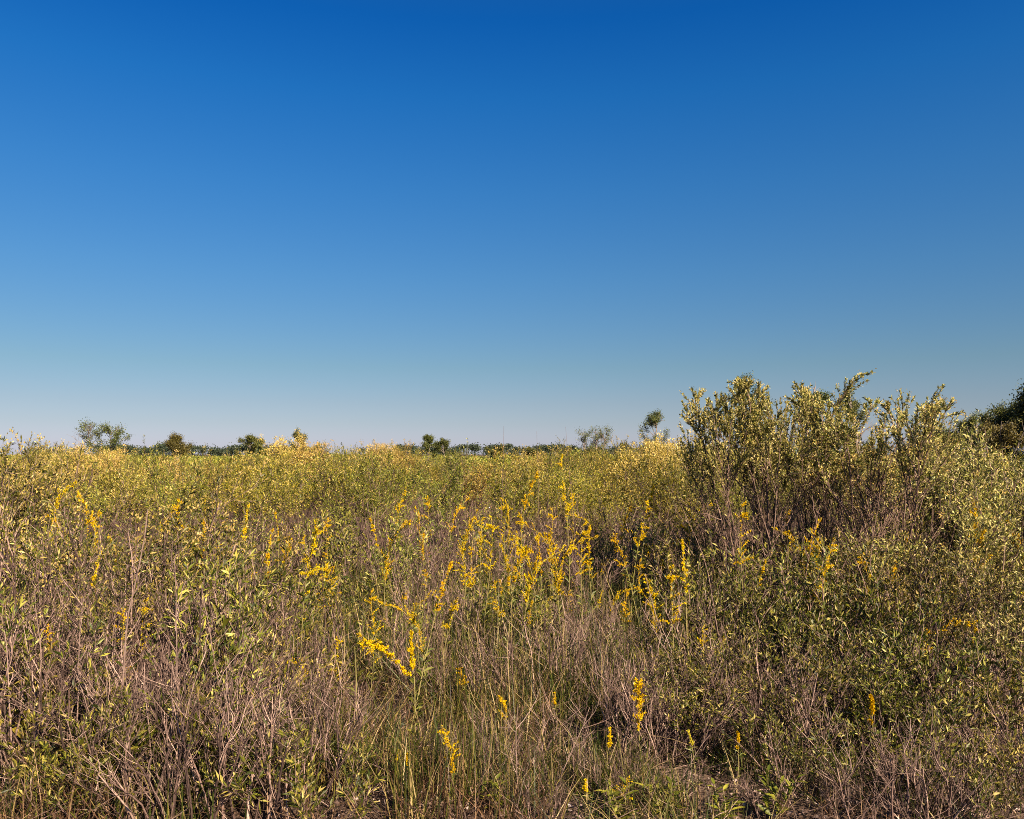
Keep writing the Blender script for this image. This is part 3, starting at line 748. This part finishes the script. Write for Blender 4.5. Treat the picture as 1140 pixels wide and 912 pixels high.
# ------------------------------------------------------------------ broadleaf weeds
for px, d, hh, lab in ((850, 3.85, .27, "yellow-green broadleaf weed in the bottom right of the sandy patch"), (690, 3.85, .24, "yellow-green weed at the bottom edge beside gold plume"),
                       (800, 3.8, .2, "small broadleaf weed at the bottom edge left of its larger twin"), (740, 3.95, .2, "small weed under the dark hollow"),
                       (240, 4.6, .95, "tall broad-bladed weed among the left shrubs"), (130, 4.5, .6, "broad-bladed weed under the pale bare stalk"),
                       (45, 4.5, .8, "broad-bladed weed by the left edge"), (560, 3.9, .2, "low weed beside the crooked plume"), (300, 4.0, .3, "green weed in dry grass at lower left"),
                       (1010, 4.1, .25, "dim weed in the shade at lower right"), (140, 4.0, .35, "weed at the foot of the pale bare stems")):
    x, y = at(px, d)
    plant(WEED[R.integers(4)], x, y, lab, "weed", "broadleaf weeds", hh, ang(), w=1.15)

# ------------------------------------------------------------------ stalks
def stalk(name, px, d, top, lab, lean=0., r0=.003, branches=0, seed=1, mat='dead'):
    r = np.random.default_rng(seed); h = zrow(top, d)
    A = grow(r, np.array([[0, 0, -.03]]), np.array([[lean, 0, 1.]]), h / math.cos(lean), 12, 0, .03 if branches == 0 else .06)
    g = Geo(); tubes(g, A, rad(1, 12, r0 * .8, r0 * .3), 5)
    if branches:
        B = kids(r, A, branches, .2, .98, (.4, .9), (.1, .35), 5, .05, .15)
        C = kids(r, B, 3, .3, 1, (.4, .9), (.05, .14), 3, .05, .15)
        tubes(g, B, rad(len(B), 5, r0 * .45, r0 * .2), 4); tubes(g, C, rad(len(C), 3, r0 * .2, r0 * .1), 3)
    parts = [("stem", g.mesh("stalk_stem", M[mat]))]
    x, y = at(px, d)
    plant(Proto(name, parts, h), x, y, lab, "stalk")
stalk("dead_stalk", 144, 4.25, 548, "pale bare upright stalk standing clear among the left shrubs", 0, .0085, 6, 3, "stick")
stalk("dead_stalk", 212, 4.2, 605, "pale forked dead stalk right of the upright one", -.04, .0065, 8, 4, "stick")
stalk("dead_stalk", 250, 4.8, 640, "thin dead stalk leaning in the left shrubs", .1, .005, 6, 5)
stalk("dead_stalk", 325, 6, 562, "pair of thin straw stalks' taller one before the thicket", .05, .004, 0, 6)
stalk("dead_stalk", 316, 6, 572, "shorter thin straw stalk leaning beside a taller one", .09, .004, 0, 7)
stalk("grass_stalk", 556, 7, 470, "tallest thin dark grass stalk rising above the horizon", .06, .0035, 0, 8)
stalk("grass_stalk", 600, 8, 478, "thin upright grass stalk rising above the horizon at the centre", .01, .003, 0, 9)
stalk("grass_stalk", 641, 8, 475, "thin faint grass stalk on the skyline right of the centre", 0, .003, 0, 10)
stalk("dead_stalk", 805, 5.6, 545, "pale dead stem slanting before the round cream-flecked crown", -.06, .006, 3, 11)
stalk("dead_stalk", 1005, 4.4, 745, "pale dead stick leaning left in the lower right", -.35, .006, 2, 12)

for k, (px, d, top, lean, r0, nb, lab) in enumerate((
        (8, 3.85, 720, .05, .006, 5, "pale stick standing in the bottom left corner"), (32, 3.8, 700, -.08, .006, 4, "pale forked stick next to the bottom left corner"),
        (52, 4.1, 650, .03, .006, 5, "tall pale stick by the left edge flowers"), (100, 4.0, 660, -.05, .005, 6, "twiggy pale stick left of the stem bundle"),
        (178, 3.8, 730, -.04, .006, 3, "left pale stem of the bundle at lower left"), (187, 3.82, 715, .01, .0065, 3, "middle pale stem of the bundle at lower left"),
        (196, 3.8, 725, .06, .0055, 3, "right pale stem of the bundle at lower left"), (238, 3.9, 700, .12, .005, 5, "pale stick leaning right at lower left"),
        (262, 4.1, 640, .02, .0045, 5, "thin tall pale stick between bundle and clearing"), (305, 4.0, 735, -.1, .0045, 4, "thin pale stick leaning left in dry grass"),
        (880, 3.95, 790, -.45, .0045, 4, "pale stick slanting steeply left at lower right"), (905, 3.9, 800, .5, .0045, 4, "pale stick slanting right across the leaning goldenrod"),
        (945, 3.85, 810, -.3, .004, 3, "thin pale stick crossing behind the leaning goldenrod"), (985, 4.0, 780, .3, .0045, 5, "forked pale stick right of the leaning goldenrod"),
        (1030, 3.95, 800, -.55, .0045, 3, "pale stick lying low across the lower right"), (1065, 4.05, 790, .15, .004, 5, "pale twiggy stick below the bud spikes"),
        (735, 4.1, 790, .5, .004, 3, "pale stick slanting right beside the dark hollow"), (580, 4.0, 770, -.1, .0045, 6, "pale many-forked stick in the lower middle"),
        (612, 4.05, 765, .22, .004, 5, "pale forked stick leaning right in the lower middle"), (770, 5.2, 640, -.5, .006, 4, "long pale branch slanting left from the right shrubs"),
        (800, 5.0, 670, -.6, .0055, 4, "long low pale branch reaching left over the dark hollow"), (870, 6.2, 560, .25, .008, 6, "dark forked branch leaning right under the tall trio"),
        (940, 6.2, 545, .3, .009, 6, "dark forked branch rising right to the feathery crown"), (845, 6.3, 560, -.15, .008, 6, "bare branch leaning left below the round crown"))):
    stalk("dead_stalk", px, d, top, lab, lean, r0, nb, 50 + k, "bark" if r0 > .0075 else "stick")

# ------------------------------------------------------------------ grass, litter (uncountable)
def clump(x, y, f, s): return np.sin(x * f + s) * np.cos(y * f * 1.3 + 2 * s) + .6 * np.sin(x * f * 2.3 + y * f * 1.7 + s)
def grass():
    r = np.random.default_rng(21)
    g = Geo()
    def put(n, d0, d1, p0, p1, h0, h1, w, lean=.35, thr=-.3, f=2.4, s=1., geo=None):
        d = np.sqrt(r.uniform(d0 * d0, d1 * d1, n)); px = r.uniform(p0, p1, n); x = (px - 570) / F * d
        k = clump(x, d, f, s) + r.normal(0, .35, n) > thr
        x, d = x[k], d[k]; n = len(x)
        (geo or g).add; blades(geo or g, np.stack([x, d, ground_z(x, d) - .01], -1), r.uniform(h0, h1, n), r.uniform(.5, 1.3, n) * w, np.abs(r.normal(0, lean, n)), r)
    put(13000, 5.0, 10.5, 330, 790, .2, .68, .007, .4, -.3)
    put(5000, 4.0, 6.0, 330, 700, .12, .42, .007, .5, .1)
    put(5500, 3.4, 5.5, -30, 400, .1, .36, .007, .5, 0)
    put(5000, 5.0, 11, -60, 340, .3, .7, .007)
    put(9000, 6, 11, 760, 1200, .3, .75, .006)
    put(4500, 3.4, 5.0, 640, 1180, .08, .3, .005, .6, .2)
    put(2600, 3.4, 4.6, 560, 760, .08, .3, .006, .5, .1, 3.)
    put(1600, 3.5, 4.6, 440, 560, .2, .42, .007, .25, .2, 4.)
    tag(mesh_obj("grass", g.mesh("grass", M['grass'])), "tangled green and straw grass growing between the shrubs", "grass", kind="stuff")
    h = Geo()
    put(8500, 3.3, 6.0, -40, 620, .1, .45, .0045, .75, -.1, 3.1, 2.2, h)
    put(3000, 3.3, 5.4, 560, 1180, .06, .3, .004, .9, .0, 3.1, .7, h)
    put(4500, 6.0, 12, -60, 1200, .3, .75, .005, .45, 0, 2., .3, h)
    tag(mesh_obj("dry_grass", h.mesh("dry_grass", M['straw'])), "dry straw-coloured grass lying over the sandy soil", "grass", kind="stuff")
grass()
def litter():
    r = np.random.default_rng(31); g = Geo(); n = 26000
    d = np.sqrt(r.uniform(3.2 ** 2, 8 ** 2, n)); x = (r.uniform(-40, 1180, n) - 570) / F * d
    p = np.stack([x, d, ground_z(x, d) + r.uniform(.002, .03, n)], -1)
    dd = r.normal(0, 1, (n, 3)); dd[:, 2] *= .3
    leaves(g, p, dd, r, r.uniform(.012, .045, n), r.uniform(.008, .018, n), .3)
    tag(mesh_obj("leaf_litter", g.mesh("leaf_litter", M['litter'])), "dead leaves and chips scattered over the sandy soil", "leaf litter", kind="stuff")
    h = Geo(); n = 1500
    d = np.sqrt(r.uniform(3.2 ** 2, 7 ** 2, n)); x = (r.uniform(-40, 1180, n) - 570) / F * d
    p = np.stack([x, d, ground_z(x, d) + r.uniform(.004, .05, n)], -1)
    dd = r.normal(0, 1, (n, 3)); dd[:, 2] = np.abs(dd[:, 2]) * .35
    Q = grow(r, p, dd, r.uniform(.1, .45, n), 5, 0, .12)
    tubes(h, Q, rad(n, 5, .0026, .0012, r), 3)
    tag(mesh_obj("twig_litter", h.mesh("twig_litter", M['dead'])), "fallen pale twigs lying across the soil", "twig litter", kind="stuff")
litter()

# ------------------------------------------------------------------ trees on the skyline
T = 0
def sky_tree(px, top, wpx, d, lab, mat='tree', airy=.2, crown0=.25, trunks=1, conical=.3, nleaf=2600, group="trees on the skyline", nb=16):
    global T; T += 1
    h = zrow(top, d); w = wpx * d / F * 1.45
    p = tree(600 + T, h, w, crown0, nb, int(nleaf * 3), max(.022 * w, .0012 * d), mat, airy, trunks, .02 * h, conical)
    x, y = at(px, d)
    plant(p, x, y, lab, "tree", group)
for a in (
        dict(px=112, top=467, wpx=46, d=80, lab="airy twin-crowned tree with visible trunks at left on the skyline", airy=.45, crown0=.3, trunks=2, nleaf=2000, nb=18),
        dict(px=50, top=491, wpx=30, d=40, lab="small airy grey-green tree left of the twin-crowned tree", airy=.8, trunks=2, nleaf=900),
        dict(px=199, top=482, wpx=32, d=75, lab="dense brownish cone-shaped tree on the skyline", mat='browntree', conical=.6, nleaf=4200, airy=0, crown0=.1),
        dict(px=274, top=484, wpx=26, d=90, lab="dense dark green tree with flattish top, larger of two neighbours", nleaf=3200, airy=.1, crown0=.15),
        dict(px=291, top=488, wpx=20, d=95, lab="small dark tree close right of the larger dark one", nleaf=2000, airy=.1, conical=.6),
        dict(px=331, top=477, wpx=26, d=85, lab="round grey-green tree above the straw tufted shrubs", nleaf=2600, airy=.2),
        dict(px=352, top=493, wpx=13, d=90, lab="tiny pale tree just right of the round grey-green one", nleaf=900, airy=.3),
        dict(px=477, top=484, wpx=22, d=100, lab="dark round tree left of centre on the skyline", nleaf=2600, airy=.1),
        dict(px=496, top=488, wpx=18, d=100, lab="smaller dark tree touching the dark round one", nleaf=1800, airy=.1),
        dict(px=553, top=495, wpx=24, d=110, lab="low green tree in the far tree line at centre", nleaf=2200, airy=.1),
        dict(px=590, top=497, wpx=20, d=120, lab="low dark tree in the far tree line right of centre", nleaf=1800, airy=.1),
        dict(px=662, top=473, wpx=34, d=70, lab="airy bluish tree with spiky outline right of centre", airy=.5, crown0=.2, trunks=3, nleaf=1700),
        dict(px=728, top=457, wpx=38, d=65, lab="tallest open-crowned tree between centre and the tall shrubs", airy=.3, crown0=.05, nleaf=2600, nb=30, conical=.4),
        dict(px=866, top=417, wpx=56, d=24, lab="dark tree behind the gap of the tall groundsel shrubs", airy=.3, nleaf=9000, crown0=.05, trunks=2, nb=22),
        dict(px=940, top=419, wpx=56, d=25, lab="dark tree behind the dense middle tall groundsel", airy=.3, nleaf=9000, crown0=.05, trunks=2, nb=22),
        dict(px=1050, top=477, wpx=60, d=55, lab="low dark tree at the start of the right-hand rise", airy=.1, nleaf=3000, conical=.1),
        dict(px=1080, top=468, wpx=60, d=48, lab="low round tree in the middle of the right-hand rise", airy=.15, nleaf=3000, conical=.1),
        dict(px=1097, top=460, wpx=40, d=40, lab="slim grey-green tree before the big dark one", airy=.35, nleaf=2600),
        dict(px=1156, top=420, wpx=92, d=34, lab="big dark green tree cut off by the right edge", airy=.0, nleaf=16000, conical=.2, crown0=.02, nb=48),
        dict(px=1122, top=446, wpx=54, d=36, lab="dark green tree leaning on the big one at the right edge", airy=.0, nleaf=9000, conical=.2, crown0=.02, nb=40),
        dict(px=1036, top=490, wpx=34, d=34, lab="low olive bush where the right-hand rise begins", mat='browntree', airy=.1, nleaf=2600, conical=.0, crown0=.02),
        dict(px=1066, top=475, wpx=44, d=30, lab="olive-brown bush on the slope of the right-hand rise", mat='browntree', airy=.15, nleaf=3600, conical=.0, crown0=.02),
        dict(px=1092, top=468, wpx=44, d=25, lab="olive-brown bush close under the slim grey-green tree", mat='browntree', airy=.15, nleaf=4000, conical=.0, crown0=.02),
        dict(px=1118, top=468, wpx=62, d=22, lab="brownish round tree below the big dark one", mat='browntree', airy=.25, nleaf=7000, crown0=.02, conical=.1)):
    sky_tree(**a)

def far_woods():
    r = np.random.default_rng(41); g = Geo()
    n = 420
    px = np.concatenate([r.uniform(100, 345, 170), r.uniform(440, 700, 170), r.uniform(-60, 1200, 80)])
    d = r.uniform(640, 760, len(px)); x = (px - 570) / F * d
    h = r.uniform(6., 10.5, len(px)) + 2.6 * np.sin(px * .11) * np.cos(px * .037) - 1.
    for k in range(len(px)):
        m = int(r.integers(90, 170)); pine = r.random() < .6
        o = r.normal(0, 1, (m, 3)) * np.array([2.0, 2.0, .9 if pine else 2.0])
        p = np.array([x[k], d[k], h[k] * (.85 if pine else .6)]) + o
        leaves(g, p, r.normal(0, 1, p.shape), r, r.uniform(.8, 1.5, m), 1.0, .2)
    Q = grow(r, np.stack([x, d, np.zeros(len(x))], -1), np.tile([[0, 0, 1.]], (len(x), 1)), h * .95, 4, 0, .03)
    tubes(g, Q, rad(len(x), 4, .3, .12), 4)
    tag(mesh_obj("far_woods", g.mesh("far_woods", M['far'])), "distant dark pine woods along the horizon", "woods", kind="stuff")
far_woods()

# ------------------------------------------------------------------ labels of the scattered plants: by the landmark above them, then by order
MARKS = ((-999, "by the left edge"), (35, "below the small airy tree"), (85, "below the twin-crowned tree"), (155, "below the cone-shaped tree"), (238, "below the flat-topped dark tree"),
         (305, "below the round grey-green tree"), (370, "left of the dark skyline pair"), (450, "below the dark skyline pair"), (520, "below the low centre tree"),
         (575, "left of the airy bluish tree"), (635, "below the airy bluish tree"), (696, "below the open-crowned tree"), (762, "below the leftmost tall groundsel"),
         (865, "below the middle tall groundsel"), (938, "below the feathery tall groundsel"), (1020, "below the right-hand rise"), (1095, "by the right edge"))
ORD = ("leftmost", "second", "third", "fourth", "fifth", "sixth", "seventh", "eighth", "ninth", "tenth")
def name_scattered():
    sets = {}
    for px, e in PLANTS:
        m = [t for p, t in MARKS if px >= p]
        sets.setdefault(e["label"] + ", " + (m[-1] if m else MARKS[0][1]), []).append((px, e))
    for lab, L in sets.items():
        L.sort(key=lambda q: q[0])
        for k, (px, e) in enumerate(L):
            e["label"] = lab if len(L) == 1 else lab + (", leftmost" if k == 0 else ", rightmost" if k == len(L) - 1 else ", %s from left" % ORD[min(k, 9)])
name_scattered()
